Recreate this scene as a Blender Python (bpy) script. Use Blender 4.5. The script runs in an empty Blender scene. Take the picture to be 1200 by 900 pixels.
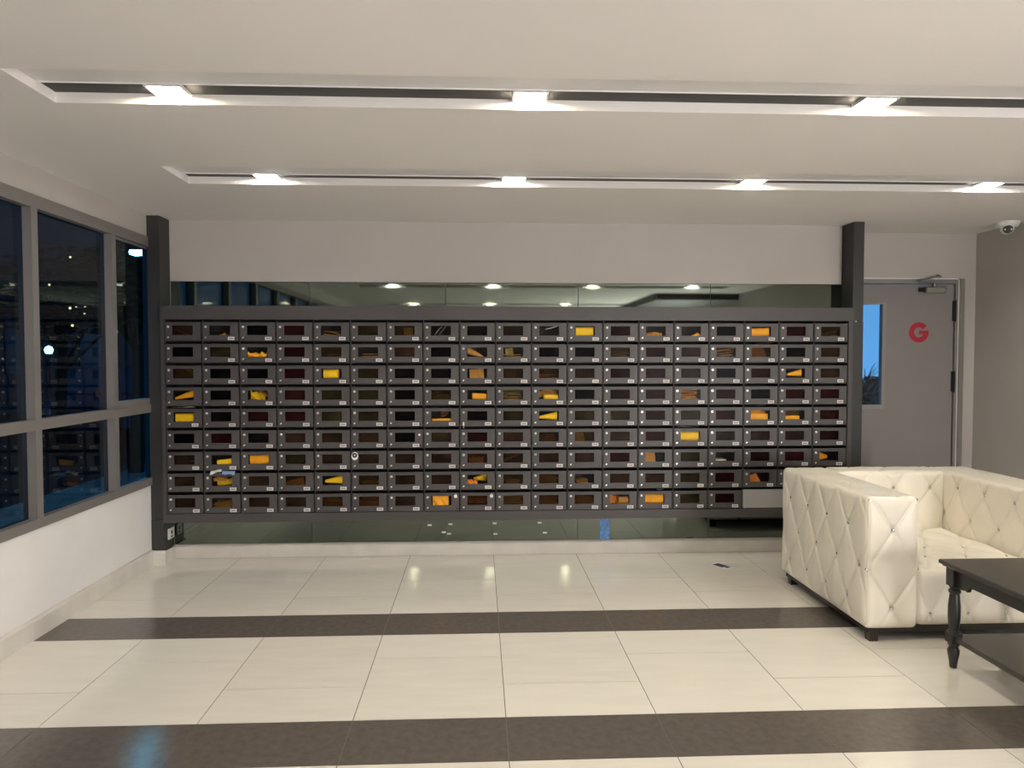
import bpy, bmesh, math, random
from mathutils import Vector, Matrix, noise
random.seed(7)
PI = math.pi
scene = bpy.context.scene
C = scene.collection

# ------------------------------------------------------------------ camera
CAM_Z = 1.5311
F_PX, PITCH, YAW = 846.4674, -0.0338, 0.0459
cd = bpy.data.cameras.new('camera')
cd.sensor_fit = 'HORIZONTAL'; cd.sensor_width = 36.0
cd.lens = 36.0 * F_PX / 1200.0
cd.clip_start = 0.05; cd.clip_end = 200
cam = bpy.data.objects.new('camera', cd); C.objects.link(cam)
cam.location = (0, 0, CAM_Z)
cam.rotation_euler = (PI / 2 + PITCH, 0.0, -YAW)
scene.camera = cam

# ------------------------------------------------------------------ world: blue dusk sky
w = bpy.data.worlds.new('dusk'); scene.world = w; w.use_nodes = True
nt = w.node_tree; nt.nodes.clear()
wo = nt.nodes.new('ShaderNodeOutputWorld'); bg = nt.nodes.new('ShaderNodeBackground')
tc = nt.nodes.new('ShaderNodeTexCoord'); sx = nt.nodes.new('ShaderNodeSeparateXYZ')
cr = nt.nodes.new('ShaderNodeValToRGB')
cr.color_ramp.elements[0].position = 0.0; cr.color_ramp.elements[0].color = (0.10, 0.33, 0.66, 1)
cr.color_ramp.elements[1].position = 0.6; cr.color_ramp.elements[1].color = (0.02, 0.07, 0.20, 1)
nt.links.new(tc.outputs['Generated'], sx.inputs[0]); nt.links.new(sx.outputs['Z'], cr.inputs[0])
nt.links.new(cr.outputs[0], bg.inputs[0]); bg.inputs[1].default_value = 0.50
nt.links.new(bg.outputs[0], wo.inputs[0])

# ------------------------------------------------------------------ exposure, lamp output
LAMP = 68.0                      # radiance of the downlight diffusers
WARM = (1.0, 0.89, 0.68); COOL = (1.0, 0.97, 0.93)
vs = scene.view_settings
vs.view_transform = 'Standard'; vs.look = 'None'; vs.gamma = 1.0
vs.exposure = 1.62
try: vs.use_curve_mapping = False
except Exception: pass

# added broad soft fill beside and behind the viewer to lift the ceiling
def area(name, loc, rot, sx_, sy_, power, col):
    l = bpy.data.lights.new(name, 'AREA'); l.shape = 'RECTANGLE'; l.size = sx_; l.size_y = sy_; l.energy = power; l.color = col
    o = bpy.data.objects.new(name, l); C.objects.link(o); o.location = loc; o.rotation_euler = rot; return o
area('fill_light', (4.12, -1.9, 1.0), (math.radians(90 + 25), 0, math.radians(90 - 25)), 2.8, 1.6, 150, (1.0, 0.965, 0.95))

# ------------------------------------------------------------------ helpers
def mat(name, col, rough=0.5, metal=0.0, spec=0.5, var=0.0, scale=8.0, bump=0.0, bscale=60.0,
        coat=0.0, emit=None, estr=0.0, stretch=(1, 1, 1)):
    m = bpy.data.materials.new(name); m.use_nodes = True
    t = m.node_tree; b = t.nodes['Principled BSDF']
    b.inputs['Base Color'].default_value = (*col, 1)
    b.inputs['Roughness'].default_value = rough
    b.inputs['Metallic'].default_value = metal
    b.inputs['Specular IOR Level'].default_value = spec
    b.inputs['Coat Weight'].default_value = coat
    if emit: b.inputs['Emission Color'].default_value = (*emit, 1); b.inputs['Emission Strength'].default_value = estr
    co = t.nodes.new('ShaderNodeTexCoord'); mp = t.nodes.new('ShaderNodeMapping')
    mp.inputs['Scale'].default_value = stretch
    t.links.new(co.outputs['Object'], mp.inputs[0])
    if var > 0:
        n = t.nodes.new('ShaderNodeTexNoise'); n.inputs['Scale'].default_value = scale; n.inputs['Detail'].default_value = 4
        r = t.nodes.new('ShaderNodeValToRGB')
        r.color_ramp.elements[0].position = 0.3; r.color_ramp.elements[1].position = 0.7
        r.color_ramp.elements[0].color = (*[max(0, c * (1 - var)) for c in col], 1)
        r.color_ramp.elements[1].color = (*[min(1, c * (1 + var)) for c in col], 1)
        t.links.new(mp.outputs[0], n.inputs['Vector']); t.links.new(n.outputs['Fac'], r.inputs[0])
        t.links.new(r.outputs[0], b.inputs['Base Color'])
    if bump > 0:
        n = t.nodes.new('ShaderNodeTexNoise'); n.inputs['Scale'].default_value = bscale; n.inputs['Detail'].default_value = 3
        bp = t.nodes.new('ShaderNodeBump'); bp.inputs['Strength'].default_value = bump; bp.inputs['Distance'].default_value = 0.002
        t.links.new(mp.outputs[0], n.inputs['Vector']); t.links.new(n.outputs['Fac'], bp.inputs['Height'])
        t.links.new(bp.outputs[0], b.inputs['Normal'])
    return m

def glass(name, tint, ior=1.5, rough=0.0, refl_col=None, fac=0.0):
    """thin pane: tinted see-through + fresnel reflection, optional reflections painted in by film"""
    m = bpy.data.materials.new(name); m.use_nodes = True
    t = m.node_tree; t.nodes.clear()
    out = t.nodes.new('ShaderNodeOutputMaterial'); tr = t.nodes.new('ShaderNodeBsdfTransparent')
    gl = t.nodes.new('ShaderNodeBsdfGlossy'); fr = t.nodes.new('ShaderNodeFresnel'); mx = t.nodes.new('ShaderNodeMixShader')
    tr.inputs[0].default_value = (*tint, 1); gl.inputs['Roughness'].default_value = rough
    gl.inputs[0].default_value = (1, 1, 1, 1); ge = t.nodes.new('ShaderNodeNewGeometry'); mr = t.nodes.new('ShaderNodeMapRange')       # same reflectance on both faces of the thin pane
    mr.inputs['To Min'].default_value = ior; mr.inputs['To Max'].default_value = 1 / ior
    t.links.new(ge.outputs['Backfacing'], mr.inputs['Value']); t.links.new(mr.outputs[0], fr.inputs[0])
    src = tr.outputs[0]
    if refl_col:
        df = t.nodes.new('ShaderNodeBsdfDiffuse'); m2 = t.nodes.new('ShaderNodeMixShader')
        nz = t.nodes.new('ShaderNodeTexNoise'); nz.inputs['Scale'].default_value = 9.0
        rp = t.nodes.new('ShaderNodeValToRGB')
        rp.color_ramp.elements[0].color = (*[c * .55 for c in refl_col], 1); rp.color_ramp.elements[1].color = (*[min(1, c * 1.6) for c in refl_col], 1)
        rp.color_ramp.elements[0].position = .35; rp.color_ramp.elements[1].position = .7
        oi = t.nodes.new('ShaderNodeTexCoord'); oj = t.nodes.new('ShaderNodeObjectInfo'); ad = t.nodes.new('ShaderNodeVectorMath')
        ad.operation = 'ADD'
        t.links.new(oi.outputs['Object'], ad.inputs[0]); t.links.new(oj.outputs['Location'], ad.inputs[1])
        t.links.new(ad.outputs[0], nz.inputs['Vector']); t.links.new(nz.outputs['Fac'], rp.inputs[0]); t.links.new(rp.outputs[0], df.inputs[0])
        m2.inputs[0].default_value = fac
        t.links.new(tr.outputs[0], m2.inputs[1]); t.links.new(df.outputs[0], m2.inputs[2]); src = m2.outputs[0]
    t.links.new(fr.outputs[0], mx.inputs[0]); t.links.new(src, mx.inputs[1]); t.links.new(gl.outputs[0], mx.inputs[2])
    t.links.new(mx.outputs[0], out.inputs[0])
    return m

class MB:
    def __init__(s): s.v = []; s.f = []; s.mi = []
    def add(s, vs_, fs, mi=0):
        o = len(s.v); s.v += [tuple(p) for p in vs_]
        s.f += [tuple(i + o for i in f) for f in fs]; s.mi += [mi] * len(fs); return s
    def box(s, x0, y0, z0, x1, y1, z1, mi=0, M=None):
        p = [Vector(q) for q in ((x0, y0, z0), (x1, y0, z0), (x1, y1, z0), (x0, y1, z0), (x0, y0, z1), (x1, y0, z1), (x1, y1, z1), (x0, y1, z1))]
        if M: p = [M @ q for q in p]
        return s.add(p, [(0, 3, 2, 1), (4, 5, 6, 7), (0, 1, 5, 4), (1, 2, 6, 5), (2, 3, 7, 6), (3, 0, 4, 7)], mi)
    def bev(s, x0, y0, z0, x1, y1, z1, b, mi=0):
        """box with chamfered edges"""
        bm = bmesh.new(); bmesh.ops.create_cube(bm, size=1)
        for q in bm.verts: q.co = Vector(((x0 + x1) / 2 + q.co.x * (x1 - x0), (y0 + y1) / 2 + q.co.y * (y1 - y0), (z0 + z1) / 2 + q.co.z * (z1 - z0)))
        bmesh.ops.bevel(bm, geom=bm.edges[:], offset=b, segments=1, affect='EDGES')
        bm.verts.index_update()
        s.add([q.co for q in bm.verts], [[q.index for q in f.verts] for f in bm.faces], mi); bm.free(); return s
    def cyl(s, a, b, r0, r1=None, n=12, mi=0, caps=True):
        a = Vector(a); b = Vector(b); r1 = r0 if r1 is None else r1
        q = (b - a).to_track_quat('Z', 'Y'); vs_ = []
        for c, r in ((a, r0), (b, r1)):
            for k in range(n):
                an = 2 * PI * k / n; vs_.append(c + q @ Vector((r * math.cos(an), r * math.sin(an), 0)))
        fs = [(k, (k + 1) % n, n + (k + 1) % n, n + k) for k in range(n)]
        if caps: fs += [tuple(range(n - 1, -1, -1)), tuple(range(n, 2 * n))]
        return s.add(vs_, fs, mi)
    def lathe(s, prof, n=20, mi=0, o=(0, 0, 0)):
        vs_ = []
        for r, z in prof:
            for k in range(n):
                an = 2 * PI * k / n; vs_.append((o[0] + r * math.cos(an), o[1] + r * math.sin(an), o[2] + z))
        fs = []
        for j in range(len(prof) - 1):
            for k in range(n): fs.append((j * n + k, j * n + (k + 1) % n, (j + 1) * n + (k + 1) % n, (j + 1) * n + k))
        fs += [tuple(range(n - 1, -1, -1)), tuple(range((len(prof) - 1) * n, len(prof) * n))]
        return s.add(vs_, fs, mi)
    def prism_y(s, pts, y0, y1, mi=0):
        """polygon in x,z extruded along y"""
        n = len(pts)
        vs_ = [(x, y0, z) for x, z in pts] + [(x, y1, z) for x, z in pts]
        return s.add(vs_, [tuple(range(n)), tuple(range(2 * n - 1, n - 1, -1))] + [(k, n + k, n + (k + 1) % n, (k + 1) % n) for k in range(n)], mi)
    def prism_x(s, pts, x0, x1, mi=0):
        n = len(pts)
        vs_ = [(x0, y, z) for y, z in pts] + [(x1, y, z) for y, z in pts]
        return s.add(vs_, [tuple(range(n)), tuple(range(2 * n - 1, n - 1, -1))] + [(k, n + k, n + (k + 1) % n, (k + 1) % n) for k in range(n)], mi)
    def mesh(s, name, mats, smooth=False):
        me = bpy.data.meshes.new(name); me.from_pydata(s.v, [], s.f)
        for m in (mats if isinstance(mats, (list, tuple)) else [mats]): me.materials.append(m)
        me.polygons.foreach_set('material_index', s.mi)
        bm = bmesh.new(); bm.from_mesh(me); bmesh.ops.recalc_face_normals(bm, faces=bm.faces); bm.to_mesh(me); bm.free()
        if smooth: me.polygons.foreach_set('use_smooth', [True] * len(me.polygons))
        me.update(); return me
    def build(s, name, mats, parent=None, loc=None, smooth=False):
        return put(name, s.mesh(name, mats, smooth), parent, loc)

def put(name, me, parent=None, loc=None):
    o = bpy.data.objects.new(name, me); C.objects.link(o)
    if parent: o.parent = parent
    if loc: o.location = loc
    return o
def tag(o, label=None, cat=None, group=None, kind=None):
    if label: o['label'] = label
    if cat: o['category'] = cat
    if group: o['group'] = group
    if kind: o['kind'] = kind
    return o
def empty(name, loc=(0, 0, 0), label=None, cat=None, group=None, kind=None):
    o = bpy.data.objects.new(name, None); C.objects.link(o); o.location = loc; o.empty_display_size = 0.1
    return tag(o, label, cat, group, kind)
def auto(o, ang=40):
    me = o.data if hasattr(o, 'data') else o
    me.polygons.foreach_set('use_smooth', [True] * len(me.polygons))
    me.set_sharp_from_angle(angle=math.radians(ang)); return o

# ------------------------------------------------------------------ materials
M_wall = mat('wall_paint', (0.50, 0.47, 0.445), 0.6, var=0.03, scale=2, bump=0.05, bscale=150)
M_wall_l = mat('wall_white', (0.80, 0.79, 0.775), 0.5, var=0.03, scale=3, bump=0.08, bscale=40)
M_ceil = mat('ceiling_paint', (0.80, 0.775, 0.75), 0.7, var=0.02, scale=1.2)
M_trimw = mat('trim_white', (0.74, 0.73, 0.73), 0.5)
M_base = mat('baseboard_stone', (0.66, 0.63, 0.58), 0.3, var=0.08, scale=5)
M_grout = mat('grout', (0.12, 0.10, 0.085), 0.8)
M_tile = mat('tile_cream', (0.81, 0.775, 0.70), 0.09, var=0.035, scale=2.0, stretch=(1, 6, 1), coat=0.0, spec=0.6)
M_tile2 = mat('tile_cream_b', (0.785, 0.75, 0.675), 0.10, var=0.045, scale=2.5, stretch=(1, 7, 1), spec=0.6)
M_tiled = mat('tile_dark', (0.125, 0.108, 0.095), 0.13, var=0.12, scale=30, spec=0.45, bump=0.15, bscale=250)
M_pillar = mat('pillar_dark', (0.028, 0.028, 0.027), 0.5, var=0.1, scale=3)
M_frame = mat('bank_metal', (0.060, 0.054, 0.054), 0.45, metal=0.0, var=0.05, scale=4, bump=0.05, bscale=400)
M_door = mat('mailbox_metal', (0.064, 0.058, 0.058), 0.45, var=0.05, scale=6, bump=0.05, bscale=400)
M_shell = mat('mailbox_shell', (0.055, 0.05, 0.05), 0.5, var=0.05, scale=6)
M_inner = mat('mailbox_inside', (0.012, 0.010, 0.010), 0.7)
M_chrome = mat('chrome', (0.80, 0.80, 0.80), 0.28, metal=0.55)
M_black = mat('black_plastic', (0.012, 0.012, 0.012), 0.35)
M_label = mat('label_white', (0.62, 0.60, 0.60), 0.45)
M_ink = mat('label_ink', (0.06, 0.05, 0.05), 0.6)
M_white = mat('white_plastic', (0.80, 0.80, 0.80), 0.4)
M_alu = mat('window_aluminium', (0.225, 0.21, 0.20), 0.42, metal=0.25, var=0.04, scale=3)
M_doorg = mat('door_paint', (0.245, 0.222, 0.215), 0.5, var=0.03, scale=3)
M_steel = mat('door_frame_steel', (0.30, 0.29, 0.27), 0.35, metal=0.5, var=0.06, scale=4)
M_red = mat('red_letter', (0.42, 0.018, 0.035), 0.4)
M_dark = mat('channel_dark', (0.035, 0.031, 0.028), 0.55, var=0.06, scale=5)
M_leather = mat('cream_leather', (0.82, 0.77, 0.665), 0.34, var=0.03, scale=6, bump=0.12, bscale=220, spec=0.5)
M_wood = mat('table_black_wood', (0.022, 0.021, 0.021), 0.33, var=0.2, scale=6, stretch=(1, 0.15, 1))
M_woodt = mat('table_top_wood', (0.050, 0.043, 0.039), 0.30, var=0.2, scale=10, stretch=(1, 0.12, 1))
M_legd = mat('sofa_foot_wood', (0.02, 0.012, 0.010), 0.35)
M_crystal = mat('crystal_button', (0.75, 0.74, 0.72), 0.08, metal=0.9)
M_mirror = mat('tinted_mirror', (0.15, 0.175, 0.148), 0.03, metal=1.0)
M_blue = mat('blue_tape', (0.10, 0.26, 0.60), 0.4, var=0.5, scale=40)
GL_win = glass('window_glass', (0.36, 0.42, 0.46), 1.28)
GL_door = glass('door_glass', (0.80, 0.88, 0.92), 1.5)
PANE_REFL = {'smoke': ((0.80, 0.70, 0.55), (0.05, 0.03, 0.012), 0.22),  # diffuse pane tones paint in reflections and dimly seen letters
        'clear': ((0.98, 0.97, 0.95), (0.1, 0.08, 0.06), 0.01),
        'black': ((0.45, 0.4, 0.4), (0.004, 0.003, 0.003), 0.55),
        'maroon': ((0.5, 0.3, 0.28), (0.024, 0.005, 0.005), 0.55),
        'brown': ((0.6, 0.5, 0.4), (0.030, 0.016, 0.010), 0.55),
        'olive': ((0.6, 0.55, 0.35), (0.028, 0.021, 0.009), 0.55)}
GL_box = {k: glass('pane_' + k, a, 1.10 if k == 'clear' else 1.13, 0.30, b, c) for k, (a, b, c) in PANE_REFL.items()}
PAPER = {'yellow': (1.0, 0.60, 0.004), 'amber': (1.0, 0.43, 0.006), 'orange': (0.80, 0.25, 0.02), 'ochre': (0.42, 0.20, 0.025),
         'brown': (0.36, 0.15, 0.05), 'white': (0.82, 0.82, 0.80), 'grey': (0.22, 0.19, 0.18), 'olive': (0.34, 0.28, 0.05), 'blue': (0.25, 0.38, 0.70)}
PM = {k: mat('paper_' + k, c, 0.55, var=0.10, scale=14, bump=0.1, bscale=80) for k, c in PAPER.items()}

# ------------------------------------------------------------------ room dimensions
XL, XR, YB, YF, ZC = -2.4314, 4.20, 5.65, -3.6, 2.5925
YD = 5.95

# ------------------------------------------------------------------ floor: slab with tiles as parts
fl = MB().box(XL - .15, YF - .1, -0.10, XR + .15, YD + .1, -0.0014).build('floor', M_grout); tag(fl, kind='structure')
T = 0.65; X0 = -1.8366; g = 0.0019
tile_cache = {}
def tile(x0, x1, y0, y1, dark):
    m = M_tiled if dark else random.choice((M_tile, M_tile, M_tile2))
    key = (round(x1 - x0, 4), round(y1 - y0, 4), m.name)
    if key not in tile_cache:
        tile_cache[key] = MB().box(g, g, -0.0014, x1 - x0 - g, y1 - y0 - g, 0).mesh('tile', m)
    put('tile', tile_cache[key], fl, (x0, y0, 0))
xs = [XL - .02]; k = -1
while X0 + k * T < XR:
    if X0 + k * T > XL + .02: xs.append(X0 + k * T)
    k += 1
xs.append(XR)
P = 1.2915
for i in range(len(xs) - 1):
    par = int(round((xs[i + 1] - X0) / T)) % 2          # alternate joint
    tile(xs[i], xs[i + 1], 3.9956, 4.3345, True)
    j = 4.655 if par == 0 else 4.97
    tile(xs[i], xs[i + 1], 4.3345, j, False)
    tile(xs[i], xs[i + 1], j, 5.62 if xs[i] < 2.6 else YD, False)
    yt = 3.9956
    while yt > YF:
        yb = max(yt - 0.9526, YF); jj = (yt - 0.3176) if par == 1 else (yt - 0.635)
        if jj > yb: tile(xs[i], xs[i + 1], jj, yt, False); tile(xs[i], xs[i + 1], yb, jj, False)
        else: tile(xs[i], xs[i + 1], yb, yt, False)
        y2 = max(yb - 0.3389, YF)
        if y2 < yb - .01: tile(xs[i], xs[i + 1], y2, yb, True)
        yt = yb - 0.3389
        if yt - YF < .02: break

# ------------------------------------------------------------------ ceiling with four long lighting slots
SX0, SX1 = -1.745, 3.66
SLOTS = [(4.09, 4.48), (2.755, 3.105), (0.585, 0.935), (-2.775, -2.425)]
cb = MB(); ytop = YD + .1
for (a, b) in SLOTS:
    cb.box(XL - .15, b, ZC, XR + .15, ytop, ZC + .12)
    cb.box(XL - .15, a, ZC, SX0, b, ZC + .12); cb.box(SX1, a, ZC, XR + .15, b, ZC + .12)
    ytop = a
cb.box(XL - .15, YF - .1, ZC, XR + .15, ytop, ZC + .12)
tag(cb.build('ceiling', M_ceil), kind='structure')
tag(MB().box(2.86, YF, ZC - .10, XR, -.25, ZC - .001).build('trim_10', mat('bulkhead_dark', (.05, .045, .04), .6)), kind='structure')
ZR = ZC + 0.037
LX = [-1.265, 0.215, 1.69, 3.19]
fr = MB()     # lamp frame, shared
Wl, Dl = 0.148, 0.118
for (x0, y0, x1, y1) in ((-Wl/2, -Dl/2, Wl/2, -Dl/2 + .01), (-Wl/2, Dl/2 - .01, Wl/2, Dl/2), (-Wl/2, -Dl/2 + .01, -Wl/2 + .01, Dl/2 - .01), (Wl/2 - .01, -Dl/2 + .01, Wl/2, Dl/2 - .01)):
    fr.box(x0, y0, 0.0, x1, y1, 0.012)
fr.box(-Wl/2, -Dl/2, 0.012, Wl/2, Dl/2, 0.04)
me_fr = fr.mesh('frame', M_trimw)
me_df = {}
for nm, colr in (('warm', WARM), ('cool', COOL)):
    me_df[nm] = MB().box(-Wl/2 + .01, -Dl/2 + .01, 0.003, Wl/2 - .01, Dl/2 - .01, 0.0115).mesh('diffuser', mat('lamp_' + nm, (1, 1, 1), 0.5, emit=colr, estr=LAMP))
rown = ['second ceiling slot, nearest the mailboxes', 'first ceiling slot, nearest the viewer', 'ceiling slot behind the viewer', 'rearmost ceiling slot']
coln = ['leftmost', 'second from left', 'third from left', 'rightmost']
for n, (a, b) in enumerate(SLOTS):
    lo, hi = a - .02, b + .02
    dw = 0.100 if n == 0 else 0.128
    if n < 2: l0, l1, c0, c1, lp, yc = lo, b - dw - .006, b - dw, hi, b - dw - .006, b - .062
    else: l0, l1, c0, c1, lp, yc = a + dw + .006, hi, lo, a + dw, a + dw, a + .062      # rear slots face the other way
    tr = MB(); tr.box(SX0 - .02, l0, ZR, SX1 + .02, l1, ZR + .05)
    tr.box(SX0 - .02, lp, ZR - .004, SX1 + .02, lp + .006, ZR + .05)
    tag(tr.build('trim_%d' % (n + 1), M_trimw), kind='structure')
    ch = MB().box(SX0 - .02, c0, ZR + .006, SX1 + .02, c1, ZR + .06)
    tag(ch.build('trim_%d' % (n + 5), M_dark), kind='structure')
    for q, x in enumerate(LX if n < 3 else LX[:3]):
        kind = 'warm' if (n in (1, 3) or q == 2) else 'cool'
        d = empty('downlight', (x, yc, ZR - .006), 'square recessed downlight, %s in the %s' % (coln[q], rown[n]), 'downlight', 'square downlights in the ceiling slots')
        put('frame', me_fr, d); put('diffuser', me_df[kind], d)

# ------------------------------------------------------------------ walls
WX = -2.445
tag(MB().box(WX - .12, YF, -.05, WX, YB + .1, 0.595).box(WX - .12, YF, 2.438, WX, YB + .1, ZC, 1).build('wall_left', [M_wall_l, M_wall]), kind='structure')  # band above the windows is greyer than the lower wall
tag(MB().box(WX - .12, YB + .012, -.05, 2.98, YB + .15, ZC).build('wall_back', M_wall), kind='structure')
wd = MB()
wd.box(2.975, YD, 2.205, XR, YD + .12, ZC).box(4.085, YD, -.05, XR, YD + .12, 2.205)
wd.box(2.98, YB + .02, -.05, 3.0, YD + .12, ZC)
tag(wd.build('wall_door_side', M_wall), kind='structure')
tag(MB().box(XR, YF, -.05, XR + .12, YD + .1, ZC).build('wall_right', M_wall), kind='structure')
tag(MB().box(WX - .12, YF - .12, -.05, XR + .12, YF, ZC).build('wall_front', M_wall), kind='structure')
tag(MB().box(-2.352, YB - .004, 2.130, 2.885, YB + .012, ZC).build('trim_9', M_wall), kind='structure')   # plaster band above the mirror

def baseprof(h=0.105, t=0.022): return [(0, 0), (t, 0), (t, h - .014), (t - .006, h - .004), (t - .012, h), (0, h)]
pf = baseprof(0.115)
tag(MB().prism_y([(WX + a, b) for a, b in pf], YF, 5.452).build('baseboard_left', M_base), kind='structure')
bb = MB().prism_x([(YB + .01 - a * 1.8, b) for a, b in baseprof(0.104)], -2.335, 2.90)
tag(bb.build('baseboard_back', M_base), kind='structure')
bp = MB().prism_x([(5.472 - a, b) for a, b in baseprof(0.105)], WX, -2.335).box(-2.345, 5.472, 0, -2.335, YB - .03, .100)
tag(bp.build('baseboard_pillar', M_base), kind='structure')
tag(MB().prism_y([(XR - a, b) for a, b in pf], YF, YD).build('baseboard_right', M_base), kind='structure')

# ------------------------------------------------------------------ pillars
p = empty('pillar', (-2.40, 5.56, 0), 'dark square pillar at the left end of the mailboxes, against the window wall', 'pillar')
MB().box(WX + .001, 5.472, 0.106, -2.352, YB, 0.335, M=Matrix.Translation((2.40, -5.56, 0))).build('lower_casing', M_pillar, p)
MB().box(WX + .001, 5.474, 0.338, -2.354, YB, ZC, M=Matrix.Translation((2.40, -5.56, 0))).build('upper_casing', M_pillar, p)
p = empty('pillar', (2.93, 5.6, 0), 'dark square pillar at the right end of the mailboxes, beside the door', 'pillar')
MB().box(2.888, 5.470, 0.0, 2.972, YD, 1.829, M=Matrix.Translation((-2.93, -5.6, 0))).build('lower_casing', M_pillar, p)
MB().box(2.890, 5.474, 1.832, 2.972, YD, ZC, M=Matrix.Translation((-2.93, -5.6, 0))).build('upper_casing', M_pillar, p)
MB().cyl((-.018, -.135, 1.826), (-.018, -.129, 1.826), .006, n=10).build('bolt_cap', M_chrome, p)
s = empty('wall_socket', (-2.345, 5.58, .21), 'white socket plate on the inner side of the left pillar', 'socket')
MB().bev(-.007, -.048, -.042, .004, .048, .042, .002).build('plate', M_white, s)
MB().box(.004, -.012, -.005, .006, .012, .018).box(.004, -.016, -.03, .006, .016, -.018).build('outlet', M_black, s)

# ------------------------------------------------------------------ tinted mirror behind the mailboxes
MX = [-2.350, -1.300, -0.257, 0.779, 1.829, 2.888]
names = ['leftmost', 'second from left', 'middle', 'fourth from left', 'rightmost']
for i in range(5):
    o = MB().bev(MX[i] + .0015, YB + .001, .105, MX[i + 1] - .0015, YB + .0115, 2.128, .001).build('mirror_panel', M_mirror)
    tag(o, 'grey-green tinted mirror panel on the wall behind the mailboxes, %s of five' % names[i], 'mirror', 'mirror panels behind the mailboxes')
    marks = {1: [(-.388, .233), (-.277, .176)], 2: [(-.225, .238), (-.236, .163), (.122, .241), (.129, .158), (.478, .243), (.520, .163)]}.get(i, [])
    for (x, z) in marks:
        MB().box(x - .016, YB - .0005, z - .006, x + .016, YB + .001, z + .006).build('white_mark', M_white, o)  # small white marks low on the mirror face
tp = MB().box(0.958, YB - .0010, .106, 1.033, YB + .0008, .30).build('tape_strip', M_blue)
tag(tp, 'blue tape strip stuck on the mirror below the mailboxes', 'tape')

# ------------------------------------------------------------------ mailbox bank
GX0, PX, GZ0, PZ = -2.3215, 0.27215, 0.382, 0.16067
NC, NR = 19, 9
GX1 = GX0 + NC * PX; GZ1 = GZ0 + NR * PZ
YM = 5.466
bk = empty('mailbox_rack', (0, 5.5, 0), 'dark grey metal surround holding the wall of mailboxes between two pillars', 'rack')
Mo = Matrix.Translation((0, -5.5, 0))
MB().box(-2.349, 5.452, GZ1 + .001, 2.884, YB - .003, 1.929, M=Mo).build('top_beam', M_frame, bk)
MB().box(-2.349, 5.452, .314, 2.884, YB - .003, GZ0 - .001, M=Mo).build('bottom_beam', M_frame, bk)
MB().box(-2.349, 5.456, GZ0 - .001, GX0 - .001, YB - .003, GZ1 + .001, M=Mo).build('side_panel', M_frame, bk)
MB().box(GX1 + .001, 5.456, GZ0 - .001, 2.884, YB - .003, GZ1 + .001, M=Mo).build('side_panel', M_frame, bk)

D = YB - .006 - YM           # box depth
W, H = PX, PZ
# body shell
b_ = MB(); t_ = 0.0028
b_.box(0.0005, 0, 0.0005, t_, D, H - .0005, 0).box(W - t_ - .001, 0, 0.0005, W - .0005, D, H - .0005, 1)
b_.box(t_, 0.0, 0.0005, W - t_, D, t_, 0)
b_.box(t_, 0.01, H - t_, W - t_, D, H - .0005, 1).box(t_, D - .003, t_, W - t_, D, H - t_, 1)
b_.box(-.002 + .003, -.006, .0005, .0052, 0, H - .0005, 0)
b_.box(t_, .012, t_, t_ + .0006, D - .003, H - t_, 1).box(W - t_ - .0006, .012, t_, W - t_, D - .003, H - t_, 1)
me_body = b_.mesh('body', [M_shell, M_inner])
# door with window hole (frame of four bars, stepped)
wx0, wx1, wz0, wz1 = .0571, .2073, .0455, .1165
dx0, dx1, dz0, dz1 = .0088, .2645, .0045, .1400
d_ = MB()
def ring(m, ax0, ax1, az0, az1, bx0, bx1, bz0, bz1, yf, yb, mi=0):
    o = [(ax0, az0), (ax1, az0), (ax1, az1), (ax0, az1)]; n = [(bx0, bz0), (bx1, bz0), (bx1, bz1), (bx0, bz1)]
    vs_ = [(x, yf, z) for x, z in o] + [(x, yf, z) for x, z in n] + [(x, yb, z) for x, z in o] + [(x, yb, z) for x, z in n]
    fs = []
    for k in range(4):
        l = (k + 1) % 4
        fs += [(k, l, 4 + l, 4 + k), (8 + k, 12 + k, 12 + l, 8 + l), (k, 8 + k, 8 + l, l), (4 + k, 4 + l, 12 + l, 12 + k)]
    m.add(vs_, fs, mi)
ring(d_, dx0, dx1, dz0, dz1, wx0, wx1, wz0, wz1, -.008, -.001)
ring(d_, wx0 - .004, wx1 + .004, wz0 - .004, wz1 + .004, wx0, wx1, wz0, wz1, -.0095, -.0075)
d_.box(dx0, -.0098, dz1 - .004, dx1, -.008, dz1)
me_door = d_.mesh('door', M_door)
me_pane = {k: MB().box(wx0, -.004, wz0, wx1, -.003, wz1).mesh('pane', m) for k, m in GL_box.items()}
lk = MB().cyl((.0287, -.008, .1065), (.0287, -.0125, .1065), .0092, .0084, 16).cyl((.0287, -.0125, .1065), (.0287, -.0160, .1065), .0072, .0035, 14)
lk.box(.0280, -.0163, .1040, .0294, -.0155, .1090, 1)
me_lock = lk.mesh('lock', [M_chrome, M_black]); auto(me_lock)
kb = MB()
Mk = Matrix.Translation((.0287, 0, .0285)) @ Matrix.Rotation(math.radians(-40), 4, 'Y')
kb.cyl((.0287, -.008, .0285), (.0287, -.011, .0285), .0055, n=12).box(-.0075, -.0140, -.0025, .0075, -.011, .0025, M=Mk)
me_knob = kb.mesh('knob', M_chrome)
lb = MB().bev(.190, -.0100, .0085, .2385, -.008, .0325, .0008)
for k in range(4):
    lb.box(.1995 + k * .0080, -.0105, .0165, .2050 + k * .0080, -.0099, .0245, 1)
me_label = lb.mesh('number_plate', [M_label, M_ink])
me_plug = MB().cyl((.248, -.008, .0200), (.248, -.0105, .0200), .0058, n=12).mesh('bumper', M_black)

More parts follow.
